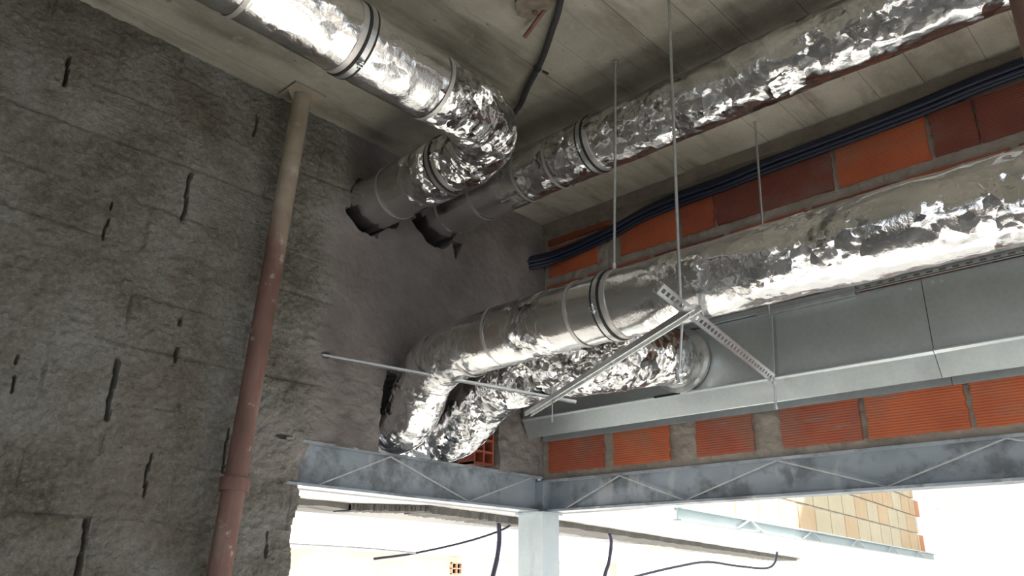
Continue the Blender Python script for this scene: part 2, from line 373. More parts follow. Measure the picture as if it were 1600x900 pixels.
def build_left_wall():
    x0, x1, z0, z1, st = 0.25, XC + 0.02, -0.12, H + 0.012, 0.0062
    nx, nz = int((x1 - x0) / st), int((z1 - z0) / st)
    gx, gz = np.meshgrid(np.linspace(x0, x1, nx), np.linspace(z0, z1, nz), indexing='ij')
    d = wall_disp(gx, gz)
    V = np.stack([gx, YC + d, gz], -1).reshape(-1, 3)
    cx = (gx[:-1, :-1] + gx[1:, 1:]) / 2; cz = (gz[:-1, :-1] + gz[1:, 1:]) / 2
    keep = ~holes(cx, cz)
    idx = np.arange(nx * nz).reshape(nx, nz)
    Q = np.stack([idx[:-1, :-1], idx[1:, :-1], idx[1:, 1:], idx[:-1, 1:]], -1)[keep]
    mb = MB(); mb.v = [tuple(q) for q in V.tolist()]; mb.f = [tuple(q) for q in Q.tolist()]
    # rims of the holes, going back into the wall
    nb = len(mb.v); back = {}
    def bk(i):
        if i not in back:
            back[i] = len(mb.v); p = mb.v[i]; mb.v.append((p[0], YC + 0.17, p[2]))
        return back[i]
    K = np.pad(keep, 1, constant_values=True)
    a, b = keep.shape
    for di, dj, e in ((-1, 0, (3, 0)), (1, 0, (1, 2)), (0, -1, (0, 1)), (0, 1, (2, 3))):
        nbk = K[1 + di:1 + di + a, 1 + dj:1 + dj + b]
        for i, j in zip(*np.where(keep & ~nbk)):
            c = (idx[i, j], idx[i + 1, j], idx[i + 1, j + 1], idx[i, j + 1]); u, v_ = int(c[e[0]]), int(c[e[1]])
            mb.f.append((v_, u, bk(u), bk(v_)))
    mb.m = [0] * len(mb.f)
    Y2 = YC + 0.17
    mb.box((-2.2, YC + .006, FL), (x0 + .004, Y2, H + .05))
    mb.box((x0, YC + .006, FL), (1.975, Y2, z0 + .004))
    mb.box((-2.2, Y2 + 0.26, BT), (XC + .2, Y2 + 0.36, H + .3))
    o = mb.build('wall_left', WALLM, None, False)
    return structure(o, 'rough grey block wall with open joints, plastered towards the corner')
build_left_wall()

# brick wall over the right beam
def build_brick_wall():
    mb = MB()
    y0, y1, z0, z1, st = -2.2, YC + 0.03, BT - .022, H + .01, 0.012
    ny, nz = int((y1 - y0) / st), int((z1 - z0) / st)
    gy, gz = np.meshgrid(np.linspace(y0, y1, ny), np.linspace(z0, z1, nz), indexing='ij')
    p = np.stack([0 * gy, gy, gz], -1)
    d = fbm(p * 6, 3) * 0.008 + fbm(p * 40, 3) * 0.004 + ridged(p * 18, 2) * .003
    lip = smooth(2.135, 2.15, gz + 0.01 * fbm(p * 5, 2)); d = d - 0.0 - 0.022 * lip
    V = np.stack([XC + 0.016 + d, gy, gz], -1).reshape(-1, 3); idx = np.arange(ny * nz).reshape(ny, nz)
    Q = np.stack([idx[:-1, :-1], idx[:-1, 1:], idx[1:, 1:], idx[1:, :-1]], -1).reshape(-1, 4)
    mb.v = [tuple(q) for q in V.tolist()]; mb.f = [tuple(q) for q in Q.tolist()]; mb.m = [0] * len(mb.f)
    mb.box((XC + .03, -4.2, BT), (XC + .2, YC + .45, H + .3)); mb.box((XC + .006, -4.2, BT), (XC + .05, y0 + .01, H))
    rnd = random.Random(5)
    def brick(ya, yb, za, zb, mi, jag=0.005):
        # face grid with uneven edges, standing a little proud of the mortar
        ny_, nz_ = max(4, int((yb - ya) / .02)), max(3, int((zb - za) / .02)); vs = []; fs = []
        for i in range(ny_ + 1):
            for j in range(nz_ + 1):
                y, z = ya + (yb - ya) * i / ny_, za + (zb - za) * j / nz_
                e = i in (0, ny_) or j in (0, nz_); ya_, yb_ = ya - .003, yb + .003
                y = ya_ + (yb_ - ya_) * i / ny_
                if i in (0, ny_): y += rnd.uniform(-jag, jag)
                if j in (0, nz_): z += rnd.uniform(-jag * .5, jag * .5)
                vs.append((XC + (0.014 if e else .002), y, z))
        for i in range(ny_ + 1):           # crisp arris: pull the second row out to the edge
            for j in range(nz_ + 1):
                q = vs[i * (nz_ + 1) + j]; y, z = q[1], q[2]
                if i == 1: y = vs[j][1] + .003
                if i == ny_ - 1: y = vs[ny_ * (nz_ + 1) + j][1] - .003
                if j == 1: z = vs[i * (nz_ + 1)][2] + .003
                if j == nz_ - 1: z = vs[i * (nz_ + 1) + nz_][2] - .003
                vs[i * (nz_ + 1) + j] = (q[0], y, z)
        for i in range(ny_):
            for j in range(nz_):
                a = i * (nz_ + 1) + j; fs.append((a, a + 1, a + nz_ + 2, a + nz_ + 1))
        mb.add(vs, fs, mi)
    for ya, yb, mi in ((2.69, 3.09, 2), (2.265, 2.62, 1), (1.79, 2.10, 2), (1.275, 1.645, 2), (.845, 1.245, 1), (.42, .82, 1), (.1, .39, 2)):
        brick(ya, yb, .622, .872, mi)
    for ya, yb, mi in ((2.93, 3.1, 3), (2.5, 2.88, 2), (2.05, 2.42, 2), (1.6, 1.98, 3), (1.15, 1.55, 2), (.7, 1.1, 2), (.25, .65, 3)):
        brick(ya, yb, 1.12, 1.31, mi); brick(ya - .12, yb - .13, 1.345, 1.56, 5 - mi if mi > 1 else 2)
    for ya, yb, mi in ((2.82, 3.1, 2), (2.33, 2.77, 2), (1.86, 2.29, 3), (1.4, 1.82, 2), (.95, 1.36, 3), (.5, .92, 2), (.1, .46, 3)):
        brick(ya, yb, 1.585, 1.79, mi)
    for ya, yb, mi in ((2.70, 3.08, 1), (2.13, 2.52, 1), (1.90, 2.10, 2), (1.245, 1.885, 3), (.80, 1.215, 1), (.60, .775, 3), (.10, .585, 3)):
        brick(ya, yb, 1.845, 2.045 if yb > 1.9 else 2.075, mi)
    for k in range(5):
        a = -.36 - k * .43
        brick(a, a + .40, .622, .872, 1 + k % 3); brick(a + .1, a + .49, 1.585, 1.79, 1 + (k + 1) % 3); brick(a - .02, a + .38, 1.845, 2.075, 1 + (k + 2) % 3)
        brick(a, a + .40, 1.12, 1.31, 2); brick(a - .15, a + .25, 1.345, 1.56, 3)
    brick(2.60, 3.08, 2.065, 2.11, 2)
    o = mb.build('wall_right', [MORTAR, BR1, BR2, BR3])
    return structure(o, 'orange hollow brick wall with wide grey mortar joints above the beam')
build_brick_wall()

# ceiling: board-marked slab, boards running along X
def build_ceiling():
    mb = MB(); y = -3.2; rnd = random.Random(11)
    while y < YC + .2:
        wd = rnd.choice([.12, .15, .2, .26]) ; dz = rnd.uniform(-.0022, .0022)
        xs = [-2.5]; x = rnd.uniform(-1, 1.2)
        while x < XC: xs.append(x); x += rnd.uniform(1.3, 2.4)
        xs.append(XC + .1)
        for a, b in zip(xs[:-1], xs[1:]):
            mb.box((a + .0002, y + .0011, H + dz), (b - .0002, y + wd - .0011, H + .02))
        y += wd
    mb.box((-2.5, -3.2, H + .006), (XC + .19, YC + .45, H + .3))
    return structure(mb.build('ceiling', CEIL), 'grey board-marked concrete ceiling slab')
build_ceiling()
structure(MB().box((-2.5, -3.2, FL - .1), (XC + .1, YC + .1, FL)).build('floor', FLOORM))
# unseen room walls, added with openings sized to set the daylight indoors
structure(MB().box((-2.6, 1.6, FL), (-2.5, YC + .1, H + .02)).box((-2.6, -3.3, FL), (-2.5, -2.9, H + .02)).box((-2.6, -2.9, FL), (-2.5, 1.6, -.7)).box((-2.6, -2.9, 1.6), (-2.5, 1.6, H + .02)).build('wall_near', WALLM), 'rough grey block wall behind the viewpoint with a wide opening')
structure(MB().box((-2.6, -3.3, FL), (-2.3, -3.2, H + .02)).box((3.45, -3.3, FL), (XC + .2, -3.2, H + .02)).box((-2.3, -3.3, FL), (3.45, -3.2, -1.2)).box((-2.3, -3.3, 1.95), (3.45, -3.2, H + .02)).build('wall_facade', WALLM), 'unseen facade wall with one wide window opening')
structure(MB().box((-14, -14, FL - .3), (24, 16, FL - .1)).build('ground', EARTH))
structure(MB().box((XC + .12, -6, FL - .1), (10.9, .2, FL - .02)).build('courtyard_dim_ground', FLOORM))  # unseen darker ground, added to tone down the upper left duct's highlight
structure(MB().box((XC + .12, .2, FL - .1), (10.9, 8, FL - .02)).box((-2.5, YC + .18, FL - .1), (XC + .12, 8, FL - .02)).build('courtyard_ground', GROUND))

# neighbouring building seen under the beams
mb = MB()
mb.add([(-2.5, YC + .17, BB), (3.80, YC + .17, BB), (3.80, 2.44, BB), (10.9, 3.2, BB), (10.9, 8.0, BB), (-2.5, 8.0, BB)] +
       [(-2.5, YC + .17, BB + .03), (3.80, YC + .17, BB + .03), (3.80, 2.44, BB + .03), (10.9, 3.2, BB + .03), (10.9, 8.0, BB + .03), (-2.5, 8.0, BB + .03)],
       [(0, 1, 4, 5)[::-1], (1, 2, 3, 4)[::-1], (6, 7, 10, 11), (7, 8, 9, 10), (2, 3, 9, 8), (3, 4, 10, 9), (4, 5, 11, 10), (5, 0, 6, 11), (0, 1, 7, 6), (1, 2, 8, 7)])
structure(mb.build('trim_1', PALE), 'white soffit of the next building')
mb = MB()
def strip(A, B, th, dz, seed):
    n = 60; vs = []; fs = []
    rr = random.Random(seed)
    for i in range(n + 1):
        t = i / n; x = A[0] + (B[0] - A[0]) * t; y = A[1] + (B[1] - A[1]) * t + rr.uniform(-.012, .012)
        zz = BB - dz + rr.uniform(-.004, .004)
        vs += [(x, y, BB + .01), (x, y + rr.uniform(-.01, .01), zz), (x, y + th, zz), (x, y + th, BB + .01)]
    for i in range(n):
        for q in range(4): fs.append((4 * i + q, 4 * i + (q + 1) % 4, 4 * i + 4 + (q + 1) % 4, 4 * i + 4 + q))
    mb.add(vs, fs)
strip((-2.5, 3.70), (2.62, 3.62), .16, .030, 1); strip((2.62, 3.62), (2.95, 3.36), .16, .036, 4); strip((2.95, 3.36), (3.95, 3.53), .2, .042, 2); strip((4.1, 3.44), (10.9, 4.92), .3, .04, 3)
structure(mb.build('trim_2', GREYC), 'rough grey concrete downstand strip')
mb = MB()
y = 3.8
rnd = random.Random(3)
while y < 8:
    wd = rnd.choice([.2, .3, .45]); mb.box((-2.5, y + .004, BB - .045 - rnd.uniform(0, .006)), (min(10.85, 4.1 + (y - 3.7) / .218), y + wd - .004, BB - .0)); y += wd
structure(mb.build('trim_3', PALE), 'pale boarded soffit beyond the strip')
structure(MB().box((-2.5, 7.9, -.18), (10.9, 8.1, BB + .1)).build('wall_back', FARW), 'pale far wall under the soffit')
structure(MB().box((10.9, -6, FL - .1), (11.1, 8.0, 5.0)).build('wall_front', WHITEW), 'white rendered outside wall')
# cream block wall standing on the slab edge
def cream_wall():
    A, B = Vector((3.86, 2.50, 0)), Vector((10.75, 3.235, 0)); u = (B - A).normalized(); n_ = Vector((u.y, -u.x, 0)); Lh = (B - A).length
    mb = MB(); rnd = random.Random(9)
    mb.prism(A - n_ * .12 + Vector((0, 0, 2.035)), B - n_ * .12 + Vector((0, 0, 2.035)), [(-.1, -1.6), (.1, -1.6), (.1, 1.6), (-.1, 1.6)])
    z = BB + .03
    row = 0
    while z < 3.4:
        s_ = -rnd.uniform(0, .4)
        while s_ < Lh - .3:
            ln = .42; a = max(0, s_ + .012); b = min(Lh - .28, s_ + ln - .012)
            if b > a + .05: mb.prism(A + u * a - n_ * .01 + Vector((0, 0, z + .1)), A + u * b - n_ * .01 + Vector((0, 0, z + .1)), [(-.02, -.09), (.02, -.09), (.02, .09), (-.02, .09)], mi=1 + (rnd.random() < .25))
            s_ += ln
        if row % 2 == 0:
            mb.prism(A + u * (Lh - .26) - n_ * .01 + Vector((0, 0, z + .1)), A + u * (Lh - .06) - n_ * .01 + Vector((0, 0, z + .1)), [(-.02, -.09), (.02, -.09), (.02, .09), (-.02, .09)], mi=3)
        z += .2; row += 1
    cr = conc('cream_block', (0.50, 0.43, 0.29), (0.58, 0.51, 0.36), (0.46, 0.38, 0.26), .004, 3)
    c2 = conc('peach_block', (0.5, 0.36, 0.21), (0.58, 0.44, 0.28), (0.45, 0.34, 0.22), .004, 3)
    c3 = conc('orange_block', (0.5, 0.20, 0.09), (0.56, 0.26, 0.13), (0.42, 0.22, 0.13), .004, 3)
    o = mb.build('wall_outer', [WHITEW, cr, c2, c3]); return structure(o, 'cream block wall outside with orange quoins')
cream_wall()

# ------------------------------------------------------------------ steel frame
def i_profile(h, b, tw=.009, tf=.012):
    return [(-b / 2, -h / 2), (b / 2, -h / 2), (b / 2, -h / 2 + tf), (tw / 2, -h / 2 + tf), (tw / 2, h / 2 - tf), (b / 2, h / 2 - tf), (b / 2, h / 2), (-b / 2, h / 2),
            (-b / 2, h / 2 - tf), (-tw / 2, h / 2 - tf), (-tw / 2, -h / 2 + tf), (-b / 2, -h / 2 + tf)]
def beam(A, B, b, label, zig, mat, side, group=None, h=BT - BB):
    A, B = Vector(A), Vector(B)
    t = thing('steel_beam', label, 'beam', A, group)
    MB().prism(A, B, i_profile(h, b), (0, 0, 1)).build('beam_body', mat, t)
    u = (B - A).normalized(); s_ = Vector(side)
    for (d0, z0), (d1, z1) in zip(zig[:-1], zig[1:]):
        kz = h / (BT - BB); p = A + u * d0 + s_ * .03 + Vector((0, 0, z0 * kz)); q = A + u * d1 + s_ * .03 + Vector((0, 0, z1 * kz))
        MB().bar(p, q, .006, .006).build('lacing_bar', LACE, t)
    return t
zm = (BT + BB) / 2; dz = (BT - BB) / 2 - .014
x0 = 1.90
lb = beam((x0, YC + .052, zm), (3.625, YC + .052, zm), .10, 'grey-blue steel beam under the plastered left wall, spanning to the corner column',
     [(2.10 - x0, -dz), (2.50 - x0, dz), (3.04 - x0, -dz), (3.54 - x0, dz)], BEAM, (0, -1, 0))
rb = beam((XC + .052, 3.20, zm - .01), (XC + .052, -3.2, zm - .01), .10, 'grey-blue steel beam under the orange brick wall on the right',
     [(3.2 - 2.98, -dz), (3.2 - 2.60, dz), (3.2 - 2.2, -dz), (3.2 - 1.69, dz), (3.2 - 1.21, -dz), (3.2 - .73, dz), (3.2 - .2, -dz)], BEAM, (-1, 0, 0), None, .18)
mb = MB()
for (xa, xb, ya, yb) in ((3.60, 3.745, 3.115, 3.305),):
    mb.box((xa, ya, FL), (xb, yb, BB - .014))
st = thing('steel_column', 'pale blue square steel column standing at the corner under both beams', 'column', (3.67, 3.21, FL))
mb.build('shaft', COLM, st)
MB().box((3.585, 3.10, BB - .014), (3.76, 3.32, BB)).build('cap_plate', COLM, st)
MB().box((3.605, 3.12, BB), (3.69, 3.2, BT - .03)).build('corner_stub', BEAM, st)
LINTEL = simple('white_painted_steel', (0.36, 0.43, 0.44), 0.5, 0, 0.06, 4)
A, B = Vector((3.95, 2.44, .385)), Vector((10.8, 3.17, .385))
ot = thing('lattice_beam', 'white outdoor steel beam with small chevron bars, carrying the cream block wall', 'beam', A)
MB().prism(A, B, i_profile(.07, .05, .006, .006)).build('beam_body', LINTEL, ot)
u = (B - A).normalized(); L_ = (B - A).length
for k in range(5):
    c = A + u * (1.0 + k * 1.25) + Vector((.003, -.028, 0))
    MB().bar(c - u * .22 + Vector((0, 0, -.033)), c + Vector((0, 0, .033)), .008, .008).build('lacing_bar', LACE, ot)
    MB().bar(c + Vector((0, 0, .033)), c + u * .22 + Vector((0, 0, -.033)), .008, .008).build('lacing_bar', LACE, ot)

# ------------------------------------------------------------------ foil-wrapped ducts
def foil_duct(name, label, pts, r, crumple, rvar=None, step=.0055, seed=0, n=168, sub=10):
    P, _ = resample(catmull(pts, sub), step)
    def rf(d):
        return np.full(len(d), r) if rvar is None else r * rvar(d)
    T = np.gradient(P, axis=0); T /= np.linalg.norm(T, axis=1)[:, None]
    curv = np.linalg.norm(np.gradient(T, axis=0), axis=1) / step
    curv = np.convolve(curv, np.ones(31) / 31, 'same'); bend = np.clip(curv / 3.0, 0, 1)
    def disp(V, d, a):
        s = seed * 13.7
        A = np.interp(d[:, 0], *crumple)[:, None] + 0 * a
        warp = fbm(V * 6 + s, 2)[..., None] * 0.25
        big = ridged(V * 7.5 + s + warp, 2, .45); mid = ridged(V * 17 + s * 2 + warp * 2, 2, .5); fine = fbm(V * 42 + s, 3)
        q = np.stack([np.cos(a) * r * 9, np.sin(a) * r * 9, d * 42], -1)      # wrinkles running round the duct
        hoop = ridged(q + s + warp * 3, 2, .5)
        ln = np.stack([np.cos(a) * r * 26, np.sin(a) * r * 26, d * 5], -1)
        patch = smooth(.40, .72, vnoise(V * 4.2 + s * 3)); bd = bend[:, None]
        return (fbm(V * 3 + s, 2) * .003 + A * (big * .0065 * (0.35 + patch) + mid * .0022 * (.25 + patch) + hoop * .0020 * (.2 + 1.8 * bd)) + fine * .0005 * (0.3 + A) + ridged(ln + s, 1) * .0012 * (1 - bd))
    V, fs = tube_arrays(P, rf, n, disp)
    t = thing(name, label, 'duct', P[0])
    mb = MB(); mb.v = [tuple(q) for q in V.tolist()]; mb.f = fs; mb.m = [0] * len(fs)
    o = mb.build('foil_jacket', FOIL, t, True)
    d = np.r_[0, np.cumsum(np.linalg.norm(np.diff(P, axis=0), axis=1))]
    A = np.repeat(np.interp(d, *crumple), n) * smooth(.35, .75, .42 * np.repeat(np.interp(d, *crumple), n) + vnoise(V * 6 + seed * 3) * .6)
    at = o.data.attributes.new('crumple', 'FLOAT', 'POINT'); at.data.foreach_set('value', A.astype(np.float32))
    return t, P
def tape(t, c, ax, r, wd=.018, a0=0, a1=360):
    MB().ring(c, ax, r, wd, .0015, 64, 0, a0, a1).build('tape_band', TAPE, t)
DR = .138
# upper left duct, with its elbow and short leg into the wall
p1, P1 = foil_duct('insulated_duct', 'foil-wrapped round duct at upper left, turning back in an elbow into the wall hole',
    [(-1.2, 2.12, 1.885), (0.2, 2.12, 1.885), (1.2, 2.12, 1.885), (1.78, 2.12, 1.885), (1.98, 2.125, 1.885), (2.14, 2.20, 1.885), (2.225, 2.34, 1.882), (2.245, 2.52, 1.88), (2.25, 2.8, 1.875), (2.25, 3.10, 1.87), (2.25, 3.5, 1.868)],
    DR, ([0, 2.9, 3.05, 3.3, 3.7, 3.9, 4.0, 5], [.34, .34, 1.2, 1.5, 1.5, .8, .1, .1]), seed=1)
for x in (.93, 1.76): tape(p1, (x, 2.12, 1.885), (1, 0, 0), DR + .003)
tape(p1, (2.25, 2.92, 1.872), (0, 1, 0), DR + .003)
# upper right duct
p2, P2 = foil_duct('insulated_duct', 'foil-wrapped duct running just under the ceiling from the wall hole to the top right',
    [(2.70, 3.5, 1.955), (2.70, 3.1, 1.96), (2.70, 2.6, 1.975), (2.70, 2.0, 1.984), (2.70, 1.2, 1.984), (2.70, .4, 1.984), (2.70, -1.6, 1.984)],
    DR - .004, ([0, .7, 1.0, 1.3, 1.6, 6], [.05, .10, .3, .75, .85, .75]), seed=2)
for y in (3.0, 2.75, 2.43, 2.22): tape(p2, (2.70, y, 1.966 + (3 - y) * .01), (0, 1, 0), DR - .001, .016)
# long lower duct
p3, P3 = foil_duct('insulated_duct', 'longest foil-wrapped duct, from the right edge to the bend down into the wall',
    [(2.50, -1.6, 1.068), (2.50, .2, 1.068), (2.50, 1.2, 1.068), (2.50, 1.9, 1.066), (2.50, 2.45, 1.06), (2.51, 2.75, 1.045), (2.53, 2.93, .985), (2.55, 3.02, .89), (2.562, 3.10, .80), (2.568, 3.22, .752), (2.57, 3.5, .745)],
    DR, ([0, 2.6, 3.3, 3.42, 3.62, 3.7, 3.82, 3.9, 4.12, 4.3, 6], [.6, .62, .5, .12, .12, .8, .8, .12, .2, .75, 1.1]), seed=3)
for y in (2.61, 2.40, 1.93): tape(p3, (2.50 + max(0, y - 2.45) * .06, y, 1.065 - max(0, y - 2.4) * .06), (0, 1, 0), DR + .003, .016)
# shorter lower duct, coming off the rectangular duct
p4, P4 = foil_duct('insulated_duct', 'short crumpled foil duct from the rectangular duct, under the longest one',
    [(3.40, 2.035, 1.07), (3.28, 2.03, 1.065), (3.12, 2.045, 1.035), (2.98, 2.12, 1.0), (2.90, 2.26, .985), (2.875, 2.45, .985), (2.87, 2.65, .975), (2.878, 2.85, .92), (2.882, 3.02, .815), (2.882, 3.15, .755), (2.88, 3.5, .745)],
    DR - .002, ([0, .15, .4, .9, 1.2, 2], [.2, .9, 1.6, 1.2, 1.1, 1.0]), seed=4, rvar=lambda d: 1.04 - .02 * smooth(.7, 1.3, d))
MB().ring((3.405, 2.035, 1.07), (1, 0, 0), .120, .02, .045, 64).build('collar', GALV, p4)

# ------------------------------------------------------------------ duct clamps and rods
def clamp(name, label, c, ax, r, rod_top=None, bolt_ang=140, group=None):
    t = thing(name, label, 'clamp', c, group); c = Vector(c); ax = Vector(ax).normalized()
    MB().ring(c - ax * .016, ax, r + .002, .010, .007, 72).build('rubber_lining', RUBBER, t)
    MB().ring(c + ax * .016, ax, r + .002, .010, .007, 72).build('rubber_lining', RUBBER, t)
    MB().ring(c, ax, r + .003, .022, .0075, 72).build('band', GALV, t)
    MB().ring(c - ax * .034, ax, r + .001, .024, .004, 72).build('edge_tape', TAPE, t)
    g = Vector((0, 0, 1)); e = g.cross(ax)
    for a in (bolt_ang, bolt_ang + 180):
        d = e * math.cos(R(a)) + g * math.sin(R(a)); tn = ax.cross(d)
        m = MB()
        for s_ in (-.006, .006): m.bar(c + d * (r + .004) + tn * s_, c + d * (r + .034) + tn * s_, .022, .003, tn)
        m.rod(c + d * (r + .022) - tn * .02, c + d * (r + .022) + tn * .02, .004); m.rod(c + d * (r + .022) - tn * .014, c + d * (r + .022) - tn * .008, .008, 6)
        m.build('bolt_lug', GALV, t)
    if rod_top is not None:
        top = Vector(rod_top); bot = c + Vector((0, 0, r + .008))
        MB().rod(bot, top, .0058).build('threaded_rod', RODM, t)
        MB().rod(bot, bot + Vector((0, 0, .035)), .0085, 8).build('rod_nut', GALV, t)
        MB().rod(top - Vector((0, 0, .012)), top - Vector((0, 0, .002)), .014, 16).build('ceiling_washer', RODM, t)
    return t
clamp('duct_clamp', 'black-edged steel clamp round the upper left duct, above the rusty prop', (1.37, 2.12, 1.885), (1, 0, 0), DR, None, 62, None)
clamp('duct_clamp', 'black-edged clamp on the short leg below the elbow', (2.243, 2.53, 1.878), (0, 1, 0), DR, None, 100)
clamp('duct_clamp', 'double-banded clamp round the duct under the ceiling, behind the hanging rod', (2.70, 2.0, 1.984), (0, 1, 0), DR - .004, None, 150)
clamp('duct_clamp', 'black-edged clamp hung on a rod round the longest duct', (2.50, 1.775, 1.066), (0, 1, 0), DR, (2.512, 1.735, H), 160)

# hangers
def hanger(label, top, bot, extra=None):
    t = thing('hanger_rod', label, 'rod', bot, 'thin rods hanging from the ceiling')
    MB().rod(bot, top, .0058).build('rod_shaft', RODM, t)
    return t
h1 = hanger('long thin rod from the ceiling to the crossing of the two slotted rails', (2.335, 1.341, H), (2.29, 1.354, .88))
MB().rod((2.29, 1.354, .875), (2.29, 1.354, .888), .011, 6).build('nut', GALV, h1)
h2 = hanger('thin rod hanging beside the rectangular duct, ending over the lower bricks', (3.394, 1.505, H), (3.394, 1.553, .755))
MB().rod((3.394, 1.551, .87), (3.394, 1.551, .884), .012, 6).build('nut', GALV, h2)
MB().rod((3.394, 1.553, .755), (3.394, 1.553, .772), .008, 6).build('rod_tip', GALV, h2)
MB().bar((3.394, 1.532, 1.20), (3.394, 1.549, .93), .014, .014, (1, 0, 0)).build('sleeve', DUCT, h2)
h3 = thing('drop_rod', 'short rod under the rail crossing holding a small clip against the crumpled duct', 'rod', (2.34, 1.39, .75))
MB().rod((2.335, 1.372, .905), (2.335, 1.40, .70), .0045).build('rod_shaft', RODM, h3)
m = MB(); m.ring((2.335, 1.40, .695), (0, 0, 1), .008, .016, .004, 20); m.bar((2.335, 1.378, .69), (2.335, 1.43, .69), .016, .006); m.bar((2.318, 1.40, .66), (2.318, 1.40, .70), .004, .016, (1, 0, 0)); m.rod((2.335, 1.40, .655), (2.335, 1.40, .668), .009, 6)
m.build('clip', GALV, h3)

# channels
def channel(name, label, A, B, wd, ht, slots, up=(0, 0, 1), group=None, open_down=True, pitch=.040, slot=(.025, .015)):
    """C channel; with slots its back carries real oblong holes"""
    A, B = Vector(A), Vector(B); u = (B - A).normalized(); sd_ = u.cross(Vector(up)).normalized(); v = sd_.cross(u); t = thing(name, label, 'rail', A, group); L_ = (B - A).length; th = .0025
    m = MB()
    def seg(a, b, s0, s1, h0, h1):
        m.prism(A + u * a, A + u * b, [(s0, h0), (s1, h0), (s1, h1), (s0, h1)], up)
    bz = (0, th) if not open_down else (ht - th, ht)           # the back
    lz = (ht - th, ht) if not open_down else (0, th)           # the lips
    seg(0, L_, -wd / 2, -wd / 2 + th, 0, ht); seg(0, L_, wd / 2 - th, wd / 2, 0, ht)
    seg(0, L_, -wd / 2, -wd / 2 + wd * .2, *lz); seg(0, L_, wd / 2 - wd * .2, wd / 2, *lz)
    if not slots: seg(0, L_, -wd / 2, wd / 2, *bz)
    else:
        sl, sw = slot
        seg(0, L_, -wd / 2, -sw / 2, *bz); seg(0, L_, sw / 2, wd / 2, *bz); d = 0
        while d < L_: seg(d, min(L_, d + pitch - sl), -sw / 2, sw / 2, *bz); d += pitch
    m.build('channel_body', GALV, t)
    return t, u, sd_, v
s2, *_ = channel('slotted_rail', 'pale slotted steel rail crossing from under the longest duct to the rectangular duct', (2.07, 1.292, .898), (3.387, 1.550, .898), .041, .020, True, up=(0, .72, .70), open_down=False)
s1, u1, *_ = channel('channel_rail', 'long open steel channel running diagonally below the ducts towards the corner', (2.245, 1.262, .864), (2.854, 2.563, .771), .036, .021, False)
for f in (.035, .42, .66, .775):
    c = Vector((2.245, 1.262, .864)) + u1 * (f * 1.44); MB().rod(c + Vector((0, 0, -.006)), c + Vector((0, 0, .03)), .006, 6).build('bolt', GALV, s1)
s3, *_ = channel('thin_rail', 'thin galvanised rail let into the plaster and reaching the diagonal channel', (2.045, 3.17, 1.010), (2.935, 2.331, .816), .024, .012, False)
c = Vector((2.76, 2.33, .83)); MB().rod(c + Vector((.0, .0, -.13)), c + Vector((0, 0, .03)), .0035).build('rod', RODM, s3)

# ------------------------------------------------------------------ rectangular duct
rd = thing('rectangular_duct', 'long grey galvanised sheet duct hung along the brick wall', 'duct', (3.5, 3.1, .8))
XF = 3.42
def duct_section(y0, y1, dx=0.0):
    m = MB(); pr = [(XF + dx, 1.218), (XF + dx, .917), (XF - .012 + dx, .912), (XF - .012 + dx, .905), (XF + .002 + dx, .895), (3.468, .806), (3.473, .806), (3.473, .885), (3.600, .885), (3.600, .803), (3.614, .803), (3.614, 1.218)]
    n = len(pr); ys = np.linspace(y0, y1, 30); vs = []
    for y in ys:
        for k, (x, z) in enumerate(pr):
            b = .004 * math.sin(math.pi * (y - y0) / (y1 - y0) * 1.0) if k in (4, 5) else 0
            vs.append((x, y, z + b))
    fs = [(i * n + k, i * n + (k + 1) % n, (i + 1) * n + (k + 1) % n, (i + 1) * n + k) for i in range(len(ys) - 1) for k in range(n)]
    fs += [tuple(range(n)), tuple(range((len(ys) - 1) * n, len(ys) * n))[::-1]]
    m.add(vs, fs); return m
duct_section(.877, 3.112).build('duct_section', DUCT, rd)
duct_section(-.4, .874, -.003).build('duct_section', DUCT, rd)
duct_section(-2.4, -.405).build('duct_section', DUCT, rd)
m = MB().box((XF - .002, .873, .93), (XF + .001, .878, 1.21)); m.build('seam', simple('dark_seam', (.05, .05, .05), .6), rd)
m = MB()
for (y, z) in ((.925, 1.185), (.835, 1.195), (.80, 1.19)): MB().rod((XF - .008, y, z), (XF + .002, y, z), .006, 10).build('rivet', GALV, rd)

m = MB().box((XF - .016, 2.05, .902), (XF - .006, 2.20, .912)); m.build('slip_joint', RUBBER, rd)
# perforated rail along the top edge
tr, *_ = channel('perforated_rail', 'perforated dark rail along the top edge of the rectangular duct', (XF - .012, -1.5, 1.236), (XF - .012, 1.135, 1.236), .034, .020, True, up=(-1, 0, 0), open_down=False, pitch=.05, slot=(.026, .009))
m = MB().box((XF - .022, 1.14, 1.222), (XF + .03, 3.1, 1.246)); o = m.build('cover_strip', DUCT, rd)
m = MB().box((XF - .03, 1.14, 1.208), (XF - .004, 1.60, 1.220)); m.build('edge_strip', GALV, rd)

